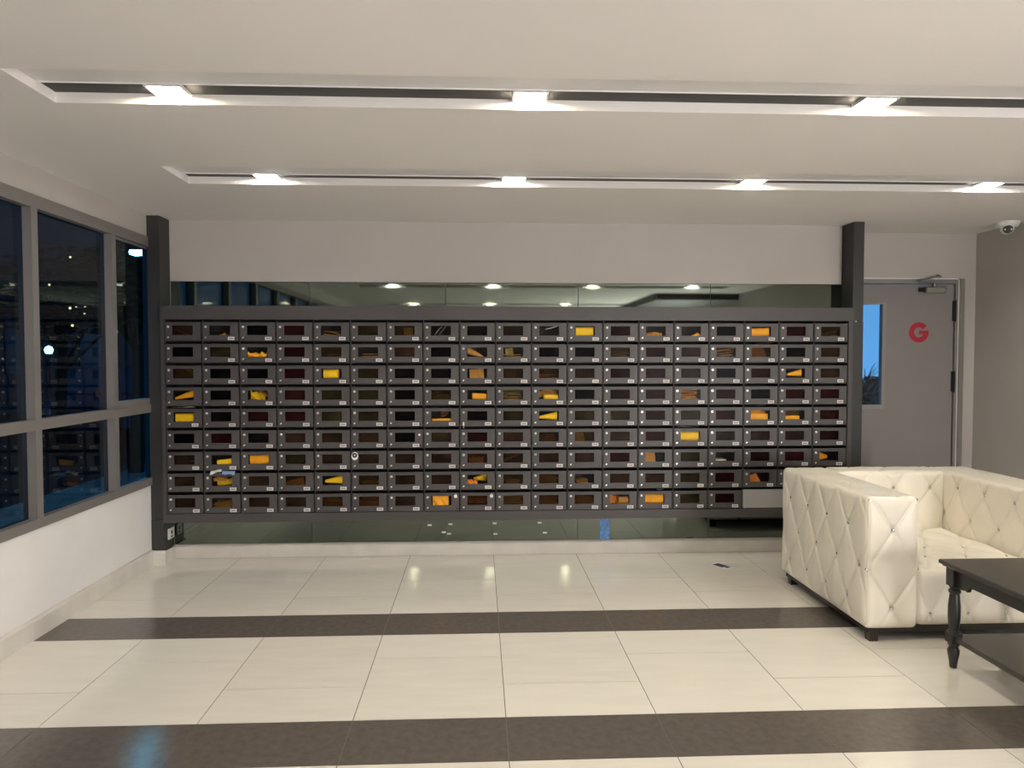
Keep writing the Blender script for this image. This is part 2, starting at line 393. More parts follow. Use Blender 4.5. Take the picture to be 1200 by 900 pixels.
ORD = ['', 'first', 'second', 'third', 'fourth', 'fifth', 'sixth', 'seventh', 'eighth', 'ninth', 'tenth', 'eleventh', 'twelfth',
       'thirteenth', 'fourteenth', 'fifteenth', 'sixteenth', 'seventeenth', 'eighteenth', 'nineteenth']
def colw(c): return 'leftmost column' if c == 1 else ('rightmost column' if c == 19 else '%s column from left' % ORD[c])
def roww(r): return 'top row' if r == 1 else ('bottom row' if r == 9 else '%s row from top' % ORD[r])

# letters seen in the boxes: (col,row): list of (type, colour, x0, x1, z0, z1, angle deg, extra)   fractions of the window
CONT = {
 (1,1): [('sheet','brown',.0,.75,.0,.45,-22)], (2,1): [('wedge','ochre',.0,.75,-.2,.28,6)], (5,1): [('fan','ochre',.1,.95,-.2,.45,-14)],
 (7,1): [('lean','olive',.45,.95,-.2,.85,4)], (8,1): [('strip','white',.15,.5,.0,.9,50), ('strip','grey',.38,.75,.0,1.0,50)], (11,1): [('strip','white',.35,.95,.65,1.0,18)],
 (12,1): [('roll','yellow',.03,.96,-.10,.96,1)], (14,1): [('fold','ochre',.02,.85,-.2,.42,0)], (15,1): [('wedge','amber',.1,1.0,-.2,.35,10)],
 (17,1): [('roll','amber',.02,.97,-.10,.90,2)], (19,1): [('fan','brown',.2,.95,-.2,.40,20)],
 (3,2): [('crumple','amber',.0,.92,-.1,.52,0)], (5,2): [('fan','brown',.2,1.,-.3,.2,0)], (6,2): [('fan','ochre',.15,1.,-.1,.35,2)], (9,2): [('cone','ochre',.0,.8,-.1,.85,-25)],
 (10,2): [('lean','olive',.15,.6,-.2,.95,6), ('fan','ochre',.0,.95,-.15,.28,3)], (13,2): [('fan','brown',.0,1.,-.2,.55,6)],
 (15,2): [('lean','grey',.2,1.0,-.3,.7,30)], (16,2): [('fan','ochre',.0,.95,-.1,.85,10)], (17,2): [('lean','brown',.15,.95,-.2,1.15,14)],
 (1,3): [('sheet','brown',.5,1.,.2,.9,-35)], (5,3): [('roll','yellow',.06,.80,-.02,.97,0)], (9,3): [('lean','ochre',.1,.9,-.2,.95,3)],
 (11,3): [('fan','brown',.0,.95,-.1,.35,-4)], (14,3): [('lean','grey',.0,.6,-.3,.7,-28)], (18,3): [('cone','amber',.14,.88,.02,.88,8)],
 (10,3): [('lean','grey',.0,.7,-.2,.9,0)],
 (1,4): [('cone','amber',.02,.98,.0,.86,16)], (3,4): [('crumple','yellow',.02,.75,-.05,.98,-6), ('strip','ochre',.5,.98,.3,.9,-35)],
 (8,4): [('fan','olive',.1,.95,-.1,.4,3)], (9,4): [('roll','amber',.24,.98,-.05,.66,-3)], (10,4): [('fan','olive',.0,1.,.1,.9,-5), ('fan','ochre',.0,.95,-.2,.25,1)],
 (11,4): [('fold','ochre',.0,1.,.2,.98,0), ('roll','yellow',.25,.98,-.1,.5,-2)], (14,4): [('crumple','brown',.0,.6,-.1,.95,8), ('lean','grey',.55,.95,-.2,.95,-10)],
 (15,4): [('fan','amber',.0,.9,-.1,.95,4)],
 (1,5): [('roll','yellow',.03,.98,-.12,.85,0)], (8,5): [('fan','brown',.4,.9,.4,.9,18), ('roll','amber',.02,.98,-.3,.22,1)], (11,5): [('cone','yellow',.0,.93,-.1,.85,5)],
 (13,5): [('lean','blue',-.05,.22,.2,1.0,10)], (17,5): [('fold','amber',.0,.95,.3,.98,-2), ('roll','amber',.0,.95,-.2,.68,-2)], (18,5): [('fan','ochre',.1,.98,.3,.9,12), ('roll','amber',.0,.80,-.2,.42,-1)],
 (11,6): [('fan','brown',.1,.9,-.1,.6,8)], (15,6): [('roll','yellow',.02,.98,-.06,.98,0)], (12,6): [('lean','olive',.0,.62,-.2,.98,10)],
 (14,6): [('lean','grey',.0,.55,-.2,.98,0)],
 (1,7): [('sheet','brown',.7,1.,.1,.4,10)], (2,7): [('roll','yellow',.22,.98,-.1,.55,7)], (3,7): [('roll','amber',.02,.98,-.05,.95,1)],
 (9,7): [('crumple','brown',.1,.8,-.1,.7,0)], (14,7): [('lean','ochre',.0,.6,-.2,1.1,2)], (16,7): [('fan','white',.0,.62,.02,.12,0)], (19,7): [('cone','amber',-.02,.5,-.1,.98,-6)],
 (10,7): [('strip','brown',.0,.95,.1,.9,28)],
 (2,8): [('roll','yellow',.12,.98,-.1,.6,9), ('fold','ochre',.05,.7,.45,.95,0)], (4,8): [('lean','brown',.0,1.,-.3,.55,14)], (5,8): [('cone','yellow',.1,1.0,-.05,.95,6)],
 (6,8): [('fan','olive',.1,1.,-.1,.3,6)], (9,8): [('cone','yellow',.3,.98,.02,.95,8), ('crumple','orange',.0,.5,-.1,.5,0)], (12,8): [('fan','ochre',.1,.8,-.1,.3,-6)],
 (10,8): [('fan','brown',.1,.9,-.1,.2,0)], (17,8): [('lean','orange',.1,.72,-.2,.75,24)], (11,8): [('fan','brown',.0,1.,-.1,.6,5)],
 (8,9): [('fold','amber',.05,.85,-.1,1.1,0)], (13,9): [('crumple','orange',-.02,.5,-.1,.98,0), ('roll','ochre',.45,.98,-.1,.75,-1)], (14,9): [('roll','amber',.0,.98,-.08,.97,-1)],
 (2,9): [('fan','ochre',.0,1.,-.1,.5,5)], (5,9): [('fan','brown',.0,1.,-.1,.5,-3)], (9,9): [('fan','brown',.0,1.,.1,.8,0)], (10,9): [('fan','olive',.0,1.,-.1,.8,2)],
 (11,9): [('fan','brown',.0,1.,-.1,.7,1)], (12,9): [('fan','brown',.0,1.,-.1,.7,4)], (6,9): [('fan','brown',.0,1.,-.1,.7,7)],
}
BRIGHT = {'yellow', 'amber', 'orange'}
def pane_kind(c, r):
    cs = CONT.get((c, r))
    if cs and any(q[1] in BRIGHT or q[1] == 'ochre' or q[1] == 'white' for q in cs): return 'clear'
    if cs and all(q[0] != 'lean' or q[1] != 'grey' for q in cs): return 'smoke'
    rules = {1: 'bbbbbbbnn', 2: 'oobbbmbon', 3: 'bbbbmbbnn', 4: 'mmmmmnonn', 5: 'nnooonnnn', 6: 'ooooonnoo', 7: 'nnbbbbnnn', 8: 'bbbbbonnn',
             9: 'bnnbbmnnn', 10: 'nonoonooo', 11: 'bbbnmonoo', 12: 'bbnbonnon', 13: 'mnmmmnmnm', 14: 'mmmmmmnnm', 15: 'mnnnonooo', 16: 'bbbmmnbmm',
             17: 'bnmbmnmnn', 18: 'mbbmmnmmn', 19: 'nnnmmmmmm'}
    return {'b': 'black', 'm': 'maroon', 'n': 'brown', 'o': 'olive'}[rules[c][r - 1]]
NOPLATE = {(1, 1), (1, 2), (1, 3), (1, 4), (12, 7), (8, 9)}

def grid_sheet(mb, fn, nu, nv, mi=0):
    vs_ = [fn(i / nu, j / nv) for j in range(nv + 1) for i in range(nu + 1)]
    fs = [(j * (nu + 1) + i, j * (nu + 1) + i + 1, (j + 1) * (nu + 1) + i + 1, (j + 1) * (nu + 1) + i) for j in range(nv) for i in range(nu)]
    mb.add(vs_, fs, mi)

def letter(kind, col, a0, a1, b0, b1, ang):
    """mesh of a letter in box coordinates; fractions of the window opening"""
    x0 = wx0 + a0 * (wx1 - wx0); x1 = wx0 + a1 * (wx1 - wx0); z0 = wz0 + b0 * (wz1 - wz0); z1 = wz0 + b1 * (wz1 - wz0)
    x0 = max(x0, .009); x1 = min(x1, .262); z0 = max(z0, .006); z1 = min(z1, .150)
    cx, cz = (x0 + x1) / 2, (z0 + z1) / 2; hw, hh = (x1 - x0) / 2, (z1 - z0) / 2
    ta = math.tan(math.radians(ang)); m = MB(); rnd = random.Random(sum(map(ord, kind + col)) * 31 + int(a0 * 100) * 7 + int(b1 * 100))
    if kind in ('roll', 'cone'):
        dep = 0.018
        def fn(u, v):
            th = -PI * .62 + v * 2.35 * PI; q = 1 - .10 * v
            k = 1.0 if kind == 'roll' else (.30 + .70 * (u if ang >= 0 else 1 - u))
            x = x0 + u * (x1 - x0) + .003 * math.sin(7 * v + u * 3)
            sq = abs(math.sin(th)) ** .6 * (1 if math.sin(th) > 0 else -1)
            zz = hh * k * q * sq
            y = .024 - (dep * (.5 + .5 * k)) * q * math.cos(th) * .95
            return (x, max(.001, y), max(.005, cz + zz + (x - cx) * ta))
        grid_sheet(m, fn, 8, 34)
    elif kind in ('fan', 'sheet', 'strip'):
        n = 1 if kind != 'fan' else max(2, min(5, int(hh * 2 / .011)))
        for i in range(n):
            zc = z0 + (i + .6) / n * (z1 - z0); sl = ta
            if kind == 'strip': zc = (z0 + z1) / 2; sl = (1 if ang > 0 else -1) * (z1 - z0) / (x1 - x0)
            sl = sl * (1 if kind != 'fan' else (.5 + .6 * rnd.random() * (-1) ** i))
            th = .0022 if kind == 'fan' else (.004 if kind == 'strip' else .0016); bow = rnd.uniform(-.004, .006)
            L0 = x0 + rnd.uniform(0, .012) * (kind == 'fan'); L1 = x1 - rnd.uniform(0, .02) * (kind == 'fan')
            pts = []
            for s_ in range(9):
                u = s_ / 8; x = L0 + u * (L1 - L0); z = zc + (x - cx) * sl + bow * math.sin(PI * u)
                pts.append((x, max(.005, min(.150, z))))
            fr_y = .003 + i * .0015
            for s_ in range(8):
                (xa, za), (xb, zb) = pts[s_], pts[s_ + 1]
                m.add([(xa, fr_y, za), (xb, fr_y, zb), (xb, .10, zb + .004), (xa, .10, za + .004),
                       (xa, fr_y, za + th), (xb, fr_y, zb + th), (xb, .10, zb + .004 + th), (xa, .10, za + .004 + th)],
                      [(0, 1, 2, 3), (4, 7, 6, 5), (0, 4, 5, 1)] + ([(0, 3, 7, 4)] if s_ == 0 else []) + ([(1, 5, 6, 2)] if s_ == 7 else []))
    elif kind == 'lean':
        Mr = Matrix.Translation((cx, .010, .005)) @ Matrix.Rotation(math.radians(-ang), 4, 'Y')
        hgt = z1 - .005; hw2 = hw * .9
        def fn(u, v):
            q = Mr @ Vector(((u - .5) * 2 * hw2, 0, v * hgt)); y = .006 + .030 * v + .004 * math.sin(PI * u)
            return (min(.262, max(.009, q.x)), y, min(.155, max(.005, q.z)))
        grid_sheet(m, fn, 6, 6)
        def fn2(u, v):
            x, y, z = fn(u, v); return (x, y + .003, z)
        grid_sheet(m, fn2, 6, 6)
    elif kind in ('crumple', 'fold', 'wedge'):
        def fn(u, v):
            x = x0 + u * (x1 - x0)
            if kind == 'wedge': top = z1 * (.35 + .65 * (u if ang >= 0 else 1 - u)) if u < .85 else z1 * (1 - (u - .85) * 1.6)
            elif kind == 'fold': top = z1 - .010 * abs(u - .5) * 2 * (1 if hh < .03 else .5)
            else: top = z1 - (z1 - z0) * (.28 * abs(math.sin(u * 9.1 + a0 * 5)) + .12 * math.sin(23 * u))
            k = v * 2.0
            if k <= 1: z = z0 + (top - z0) * k; y = .006 + .010 * k ** 1.5 + .006 * math.sin(11 * u + 5 * k)
            else: z = top - (top - z0) * .25 * (k - 1); y = .016 + .05 * (k - 1) + .004 * math.sin(9 * u)
            if kind == 'crumple': z += .004 * math.sin(19 * u + 13 * v)
            return (x, max(.002, y), max(.005, min(.153, z + (x - cx) * ta * .4)))
        grid_sheet(m, fn, 14, 14)
    return m

KW = {'roll': ('rolled_envelope', 'rolled %s envelope'), 'cone': ('curled_envelope', 'cone-curled %s envelope'), 'fan': ('letter_stack', 'thin %s letter stack'),
      'sheet': ('leaflet', 'tilted %s leaflet'), 'strip': ('paper_strip', 'slanting %s paper strip'), 'lean': ('leaning_envelope', 'leaning %s envelope'),
      'crumple': ('crumpled_envelope', 'crumpled %s envelope'), 'fold': ('folded_envelope', 'folded %s envelope'), 'wedge': ('wedge_envelope', 'low %s envelope')}
CN = {'yellow': 'bright yellow', 'amber': 'orange', 'orange': 'dark orange', 'ochre': 'ochre', 'brown': 'dim brown', 'white': 'white', 'grey': 'dim grey', 'olive': 'dim olive', 'blue': 'blue'}
for r in range(1, NR + 1):
    for c in range(1, NC + 1):
        if r == 9 and c >= 17: continue
        ox = GX0 + (c - 1) * PX; oz = GZ1 - r * PZ
        mb = empty('mailbox', (ox, YM, oz), 'dark grey mailbox with small window, %s, %s' % (colw(c), roww(r)), 'mailbox', 'mailboxes in the wall rack')
        put('body', me_body, mb)
        dr = put('door', me_door, mb)
        put('pane', me_pane[pane_kind(c, r)], dr)
        if (c, r) != (6, 7): put('lock', me_lock, dr)
        put('knob', me_knob, dr)
        if (c, r) not in NOPLATE: put('number_plate', me_label, dr)
        put('bumper', me_plug, dr)
        if (c, r) == (6, 7):
            tl = MB()
            # white tear-drop collar, black dial, chrome centre
            pts = [(.0287 + .0245 * math.sin(t), .1065 - .004 + .030 * math.cos(t) ) for t in [2 * PI * k / 28 for k in range(28)]]
            tl.prism_y(pts, -.015, -.008, 0)
            ll = tl.build('lock', M_white, dr); ll['label'] = 'oversized white and black combination lock'
            MB().cyl((.0287, -.015, .1095), (.0287, -.020, .1095), .0185, .0175, 24, 0).cyl((.0287, -.020, .1095), (.0287, -.022, .1095), .006, .006, 16, 1).build('lock_dial', [M_black, M_chrome], dr)
        for j, q in enumerate(CONT.get((c, r), [])):
            nm, ph = KW[q[0]]
            o = letter(*q).build(nm, PM[q[1]], loc=(ox, YM + (.046 if j == 0 and len(CONT[(c, r)]) == 2 else 0), oz)); auto(o, 60)
            tag(o, ph % CN[q[1]] + ' in mailbox, ' + colw(c) + ', ' + roww(r), 'envelope' if 'envelope' in nm else 'letter', 'letters inside the mailboxes')

# mail poking out of slots
def poke(c, r, col, x0, x1, dz0, dz1, out, label, name='leaflet'):
    ox = GX0 + (c - 1) * PX; oz = GZ1 - r * PZ
    m = MB()
    def fn(u, v):
        x = x0 + u * (x1 - x0); y = .06 - v * (.06 + out); z = .1455 + v ** 1.5 * (dz0 * (1 - u) + dz1 * u) + .0012 * math.sin(9 * u)
        return (x, y, z)
    grid_sheet(m, fn, 6, 8)
    def fn2(u, v):
        x, y, z = fn(u, v); return (x, y, z + .0014)
    grid_sheet(m, fn2, 6, 8)
    o = m.build(name, PM[col], loc=(ox, YM, oz)); auto(o, 60)
    tag(o, label, 'letter')
poke(1, 5, 'white', .05, .20, .004, .012, .012, 'thin pale paper poking out above the leftmost mailbox of the fifth row')
poke(15, 6, 'white', .04, .20, .012, .006, .012, 'white paper poking out of the slot above a bright yellow roll')
poke(17, 5, 'grey', .12, .17, .010, .012, .012, 'small grey paper tip in the slot above the fifth-row orange mail, right side')
poke(17, 2, 'brown', .10, .22, .004, .012, .014, 'brown paper edge poking out of the second-row slot, right side')
poke(14, 9, 'white', .16, .21, .002, .010, .012, 'white paper tip above the orange roll in the bottom row')
poke(8, 9, 'white', .12, .17, .004, .010, .012, 'white paper tip above the folded envelope in the bottom row')
ox = GX0 + PX; oz = GZ1 - 8 * PZ
for (cn, x0, x1, za, zb, lab) in (('white', .045, .128, .012, .040, 'white crumpled leaflet hanging out of the second column slot, lower left'), ('blue', .132, .225, .016, .010, 'blue printed leaflet hanging beside the white one, lower left')):
    m = MB()
    def fn(u, v, x0=x0, x1=x1, za=za, zb=zb, cn=cn):
        x = x0 + u * (x1 - x0) + .006 * v; y = .05 - v * .075 + (.0 if cn == 'white' else 0)
        z = .146 + (za * (1 - u) + zb * u) * v ** .8 * .9 - max(0, v - .75) * .10 + .003 * math.sin(8 * u + 3 * v) * v + .001
        return (x, y, z)
    grid_sheet(m, fn, 10, 10)
    tag(auto(m.build('leaflet', PM[cn], loc=(ox, YM, oz)), 60), lab, 'letter')

# stickers on doors
def cell(c, r): return GX0 + (c - 1) * PX, GZ1 - r * PZ
def apple_mesh():
    m = MB(); pts = []
    for k in range(44):
        t = 2 * PI * k / 44; rr = .0135 * (1 + .05 * math.cos(2 * t)); x = rr * math.sin(t) * 1.02; z = rr * math.cos(t)
        z -= .0035 * math.exp(-(x / .004) ** 2) * (1 if z > 0 else -.5)          # dimples above and below
        d = math.hypot(x - .0155, z - .002)
        if d < .0062 and x > 0:
            f_ = .0062 / max(d, 1e-4); x = .0155 + (x - .0155) * f_; z = .002 + (z - .002) * f_
        pts.append((x, z))
    # fan from centre keeps the bite clean
    n = len(pts); vs_ = [(0, -.0006, 0)] + [(x, -.0006, z) for x, z in pts]
    m.add(vs_, [(0, 1 + k, 1 + (k + 1) % n) for k in range(n)])
    leaf = [(.0008 + .0026 * math.sin(t) + .0024 * math.cos(t), .0170 + .0042 * math.cos(t) + .0006 * math.sin(t)) for t in [2 * PI * k / 12 for k in range(12)]]
    m.prism_y(leaf, -.0006, 0)
    return m.mesh('sticker', M_white)
am = apple_mesh()
for c in (8, 9):
    x, z = cell(c, 9); o = put('fruit_sticker', am, None, (x + .240, YM - .0081, z + .114))
    tag(o, 'white bitten-fruit sticker on bottom-row mailbox, %s of the pair' % ('left' if c == 8 else 'right'), 'sticker', 'white fruit stickers')
for (c, r, dz) in ((7, 2, .12), (7, 6, .10)):
    x, z = cell(c, r)
    o = MB().cyl((0, -.0015, 0), (0, 0, 0), .008, n=12).build('round_sticker', M_white, None, (x + .240, YM - .0081, z + dz))
    tag(o, 'small round white sticker on a seventh-column mailbox, %s one' % ('upper' if r == 2 else 'lower'), 'sticker', 'round white stickers')
x, z = cell(9, 5)
ky = empty('key', (x + .0287, YM - .012, z + .028), 'small silver key hanging below a fifth-row mailbox knob', 'key')
MB().cyl((0, -.002, -.012), (0, 0, -.012), .007, n=14).build('bow', M_chrome, ky)
MB().box(-.0015, -.002, -.040, .0015, 0, -.018).box(.0015, -.002, -.038, .004, 0, -.034).build('blade', M_chrome, ky)
# blank white panel where three boxes would be
x, z = cell(17, 9)
bp_ = MB().bev(x + .004, YM - .009, z + .002, GX1 - .004, YM + .02, z + PZ - .016, .0015).build('blank_panel', mat('panel_offwhite', (.36, .35, .35), .35))
tag(bp_, 'plain light grey filler panel in the bottom row, right end', 'panel')

# ------------------------------------------------------------------ window wall on the left
ys = [5.645] + [4.957 - .860 * k for k in range(10)] + [YF + .02]
XI, XG, XO = -2.432, -2.480, -2.505       # inner face, glass, outer
Z0, Z1, ZM0, ZM1 = .597, 2.436, 1.140, 1.200
mw = .056
for i in range(len(ys) - 1):
    y1, y0 = ys[i], ys[i + 1]
    w_ = empty('window_%d' % (i + 1), (XI, (y0 + y1) / 2, Z0), kind='structure')
    Mt = Matrix.Translation((-XI, -(y0 + y1) / 2, -Z0))
    MB().box(XO, y0, Z0, XI, y1, Z0 + .055, M=Mt).build('sill_rail', M_alu, w_)
    MB().box(XO, y0, Z1 - .072, XI, y1, Z1, M=Mt).build('head_rail', M_alu, w_)
    MB().box(XO, y0, ZM0, XI, y1, ZM1, M=Mt).build('middle_rail', M_alu, w_)
    m0 = y0 - mw / 2 if i < len(ys) - 2 else y0
    for (za, zb) in ((Z0 + .055, ZM0), (ZM1, Z1 - .072)):
        MB().box(XO, y0 - mw / 2, za, XI + .003, y0 + mw / 2, zb, M=Mt).build('mullion', M_alu, w_)
    a, b = y0 + mw / 2, (y1 - mw / 2 if i > 0 else y1)
    if i == 0:      # opening sash in the last bay
        sf = MB()
        for q in ((XG - .015, a, ZM1, XG + .04, b, ZM1 + .045), (XG - .015, a, Z1 - .072 - .014, XG + .02, b, Z1 - .072), (XG - .015, a, ZM1 + .045, XG + .02, a + .006, Z1 - .086), (XG - .015, b - .03, ZM1 + .045, XG + .02, b, Z1 - .086)):
            sf.box(*q, M=Mt)
        sf.build('sash_frame', M_alu, w_)
        MB().box(XG - .004, a + .006, ZM1 + .045, XG + .002, b - .03, Z1 - .086, M=Mt).build('pane', GL_win, w_)
    else:
        MB().box(XG - .004, a, ZM1, XG + .002, b, Z1 - .072, M=Mt).build('pane', GL_win, w_)
    MB().box(XG - .004, a, Z0 + .055, XG + .002, b, ZM0, M=Mt).build('pane', GL_win, w_)

# ------------------------------------------------------------------ door on the right
d = empty('door_1', (3.5, YD, 0), kind='structure')
Md = Matrix.Translation((-3.5, -YD, 0))
dl = MB(); DL0, DL1, gx0, gx1, gz0, gz1 = 3.0, 4.003, 3.10, 3.385, 1.150, 1.995
yf, yb = 5.935, 5.975
for q in ((DL0, yf, .01, gx0, yb, 2.163), (gx1, yf, .01, DL1, yb, 2.163), (gx0, yf, .01, gx1, yb, gz0), (gx0, yf, gz1, gx1, yb, 2.163)): dl.box(*q, M=Md)
leaf = dl.build('door_leaf', M_doorg, d)
gs = MB()
for q in ((gx0, 5.925, gz0 - .035, gx1 + .028, 5.936, gz0), (gx0, 5.925, gz1, gx1 + .028, 5.936, gz1 + .012), (gx1, 5.925, gz0, gx1 + .028, 5.936, gz1)): gs.box(*q, M=Md)
gs.build('glazing_bead', M_steel, d)
MB().box(gx0, 5.950, gz0, gx1, 5.956, gz1, M=Md).build('pane', GL_door, d)
fm = MB()
fm.box(2.975, 5.925, 2.170, 4.035, 6.02, 2.205, M=Md).box(4.010, 5.925, 0, 4.035, 6.02, 2.170, M=Md)
fm.build('door_frame', M_steel, d)
MB().box(4.035, 5.93, 0, 4.046, 5.95, 2.205, M=Md).build('gap_trim', M_wall_l, d)
MB().box(4.046, 5.915, 0, 4.085, 5.95, 2.210, M=Md).build('architrave', M_steel, d)
MB().box(2.975, 5.93, 2.205, 4.035, 5.95, 2.216, M=Md).build('head_trim', M_wall_l, d)
for zc_ in (1.94, 1.345, .25):
    MB().box(3.990, 5.918, zc_ - .085, 4.016, 5.935, zc_ + .085, M=Md).cyl((4.006 - 3.5, 5.914 - YD, zc_ - .09), (4.006 - 3.5, 5.914 - YD, zc_ + .09), .007, n=10).build('hinge', M_black, d)
# closer
cl = MB().bev(3.735 - 3.5, 5.885 - YD, 2.088, 3.905 - 3.5, 5.935 - YD, 2.138, .008).build('door_closer', M_steel, d)
MB().bev(3.69 - 3.5, 5.89 - YD, 2.10, 3.735 - 3.5, 5.935 - YD, 2.134, .006).build('closer_cap', M_black, d)
MB().cyl((3.815 - 3.5, 5.91 - YD, 2.138), (3.815 - 3.5, 5.91 - YD, 2.185), .010, n=12).cyl((3.815 - 3.5, 5.90 - YD, 2.180), (3.66 - 3.5, 5.86 - YD, 2.183), .008, n=8).cyl((3.66 - 3.5, 5.86 - YD, 2.185), (3.86 - 3.5, 5.91 - YD, 2.232), .006, n=8).cyl((3.86 - 3.5, 5.90 - YD, 2.225), (3.86 - 3.5, 5.935 - YD, 2.235), .013, n=12).build('closer_arm', M_steel, d)
# letter G
G = []; ro, ri = .085, .042; cxg, czg = 3.704, 1.760
a0, a1 = math.radians(38), math.radians(360)
outer = [(cxg + ro * math.cos(a0 + (a1 - a0) * k / 30), czg + ro * math.sin(a0 + (a1 - a0) * k / 30)) for k in range(31)]
inner = [(cxg + ri * math.cos(a0 + (a1 - a0) * k / 30), czg + ri * math.sin(a0 + (a1 - a0) * k / 30)) for k in range(31)]
gm = MB()
for k in range(30):
    q = [outer[k], outer[k + 1], inner[k + 1], inner[k]]
    gm.prism_y(q, 5.932, 5.9352)
gm.box(cxg + .002, 5.9315, czg - .016, cxg + ro, 5.9340, czg + .016)
go = gm.build('letter_sign', M_red); tag(go, 'red capital letter G on the grey door', 'sign')

# ------------------------------------------------------------------ dome camera
dc = empty('security_camera', (4.083, 5.44, ZC), 'small white dome security camera under the ceiling in the right corner', 'camera')
o = MB().lathe([(.0, 0), (.082, 0), (.080, -.018), (.068, -.038), (.05, -.046), (0.001, -.046)], 28).build('housing', M_white, dc); auto(o)
bmq = bmesh.new(); bmesh.ops.create_uvsphere(bmq, u_segments=24, v_segments=14, radius=.047)
me = bpy.data.meshes.new('eyeball'); bmq.to_mesh(me); bmq.free(); me.materials.append(M_white); me.polygons.foreach_set('use_smooth', [True] * len(me.polygons))
put('eyeball', me, dc, (-.01, -.012, -.050))
dirv = Vector((-.45, -.85, -.30)).normalized(); cc = Vector((-.01, -.012, -.050))
MB().cyl(cc + dirv * .030, cc + dirv * .051, .034, .031, 20).build('lens', M_black, dc)
for sgn in (-1, 1):
    s_ = dirv.cross(Vector((0, 0, 1))).normalized() * .021 * sgn
    MB().cyl(cc + s_ + dirv * .05, cc + s_ + dirv * .053, .006, n=10).build('infrared_led', M_white, dc)

# ------------------------------------------------------------------ leaflet on floor
nl = empty('floor_leaflet', (1.80, 5.235, .0), 'small dark printed card lying on the floor tiles before the mailboxes', 'card')
Mn = Matrix.Rotation(math.radians(-58), 4, 'Z')
MB().box(-.075, -.045, .0004, .075, .045, .0016, M=Mn).build('card', M_white, nl)
MB().box(-.062, -.034, .0016, .030, .034, .0020, M=Mn).box(.036, -.02, .0016, .060, .028, .0020, M=Mn).build('print', mat('navy_ink', (.03, .03, .07), .5), nl)

# ------------------------------------------------------------------ tufted armchair
def lattice(p, q, uo, vo):
    """distance to the diagonal creases and the nearest button for a diamond lattice"""
    L = p * q / math.hypot(p, 2 * q) if True else 0
    def fn(u, v):
        U = (u - uo) / p; V = (v - vo) / (2 * q)
        a = U + V; b = U - V
        da = abs(a - round(a)); db = abs(b - round(b))
        k = 1 / math.hypot(1 / p, 1 / (2 * q))
        a2, b2 = round(a), round(b)
        bu = uo + p * (a2 + b2) / 2; bv = vo + 2 * q * (a2 - b2) / 2
        return da * k, db * k, math.hypot(u - bu, v - bv), da, db
    return fn
def tufted(name, parent, lo, hi, r, faces, step=.0078, puff=.011, origin=(0, 0, 0), button=None):
    """rounded box whose faces listed in faces = {(axis, sign): (lattice, strength)} are diamond tufted"""
    lo = Vector(lo); hi = Vector(hi); vs_, fs = [], []
    ctr = (lo + hi) / 2
    for ax in range(3):
        a, b = [k for k in range(3) if k != ax]
        for sg in (-1, 1):
            na = max(2, int((hi[a] - lo[a]) / step)); nb = max(2, int((hi[b] - lo[b]) / step)); o = len(vs_)
            for j in range(nb + 1):
                for i in range(na + 1):
                    pnt = [0, 0, 0]; pnt[a] = lo[a] + (hi[a] - lo[a]) * i / na; pnt[b] = lo[b] + (hi[b] - lo[b]) * j / nb
                    pnt[ax] = hi[ax] if sg > 0 else lo[ax]; P_ = Vector(pnt)
                    inn = Vector([min(max(P_[k], lo[k] + r), hi[k] - r) for k in range(3)])
                    nrm = (P_ - inn).normalized(); Q = inn + nrm * r
                    disp = 0.0
                    # fade of the tufting near the rounded border
                    key = (ax, sg)
                    e = min(P_[a] - lo[a], hi[a] - P_[a], P_[b] - lo[b], hi[b] - P_[b]); fade = min(1, e / .04)
                    if key in faces:
                        lf, st = faces[key]; da, db, dbt, fa, fb = lf(P_[a], P_[b])
                        disp += st * fade * puff * (min(fa, fb) * 2) ** .55
                        disp -= st * (fade * .7 + .3) * (0.0085 * math.exp(-(da / .0056) ** 2) + .0085 * math.exp(-(db / .0058) ** 2)) * min(1, e / .012)
                        disp -= st * .014 * math.exp(-(dbt / .019) ** 2) * min(1, e / .02)
                    disp += .0018 * fade * noise.noise(P_ * 9)
                    vs_.append(tuple(Q + nrm * disp - Vector(origin)))
            for j in range(nb):
                for i in range(na):
                    k = o + j * (na + 1) + i; q = (k, k + 1, k + na + 2, k + na + 1)
                    fs.append(q)
    me = bpy.data.meshes.new(name); me.from_pydata(vs_, [], fs); me.materials.append(M_leather)
    bm = bmesh.new(); bm.from_mesh(me); bmesh.ops.remove_doubles(bm, verts=bm.verts, dist=.0006); bmesh.ops.recalc_face_normals(bm, faces=bm.faces); bm.to_mesh(me); bm.free()
    me.polygons.foreach_set('use_smooth', [True] * len(me.polygons))
    return put(name, me, parent)
SX, SY = 2.735, 4.30
sofa = empty('tufted_armchair', (SX, SY, 0), 'cream leather armchair with diamond-tufted panels and crystal buttons', 'armchair')
O = (SX, SY, 0)
SF, SB, ZB, ZT = 3.765, 4.862, .072, .790
Lside = lattice(.252, .207, 4.235, .604); Lfront = lattice(.285, .212, 2.232, .609)
Lback = lattice(.25, .17, 3.00, .68); Lin = lattice(.25, .185, 4.277, .695)
Lseat = lattice(.24, .20, 2.56, 4.0); Lsf = lattice(.214, .20, 2.456, .145)
Ltop = lattice(.25, .17, 3.0, 4.78); Ltopa = lattice(.285, .25, 2.232, 4.235)
armL = tufted('arm', sofa, (2.088, SF, ZB), (2.374, SB, ZT), .026, {(0, -1): (Lside, 1), (1, -1): (Lfront, .85), (2, 1): (Ltopa, .35)}, origin=O)
armR = tufted('arm', sofa, (3.096, SF, ZB), (3.382, SB, ZT), .026, {(0, -1): (Lin, 1), (0, 1): (Lside, 1), (1, -1): (lattice(.285, .212, 3.239, .609), .85), (2, 1): (Ltopa, .3)}, origin=O)
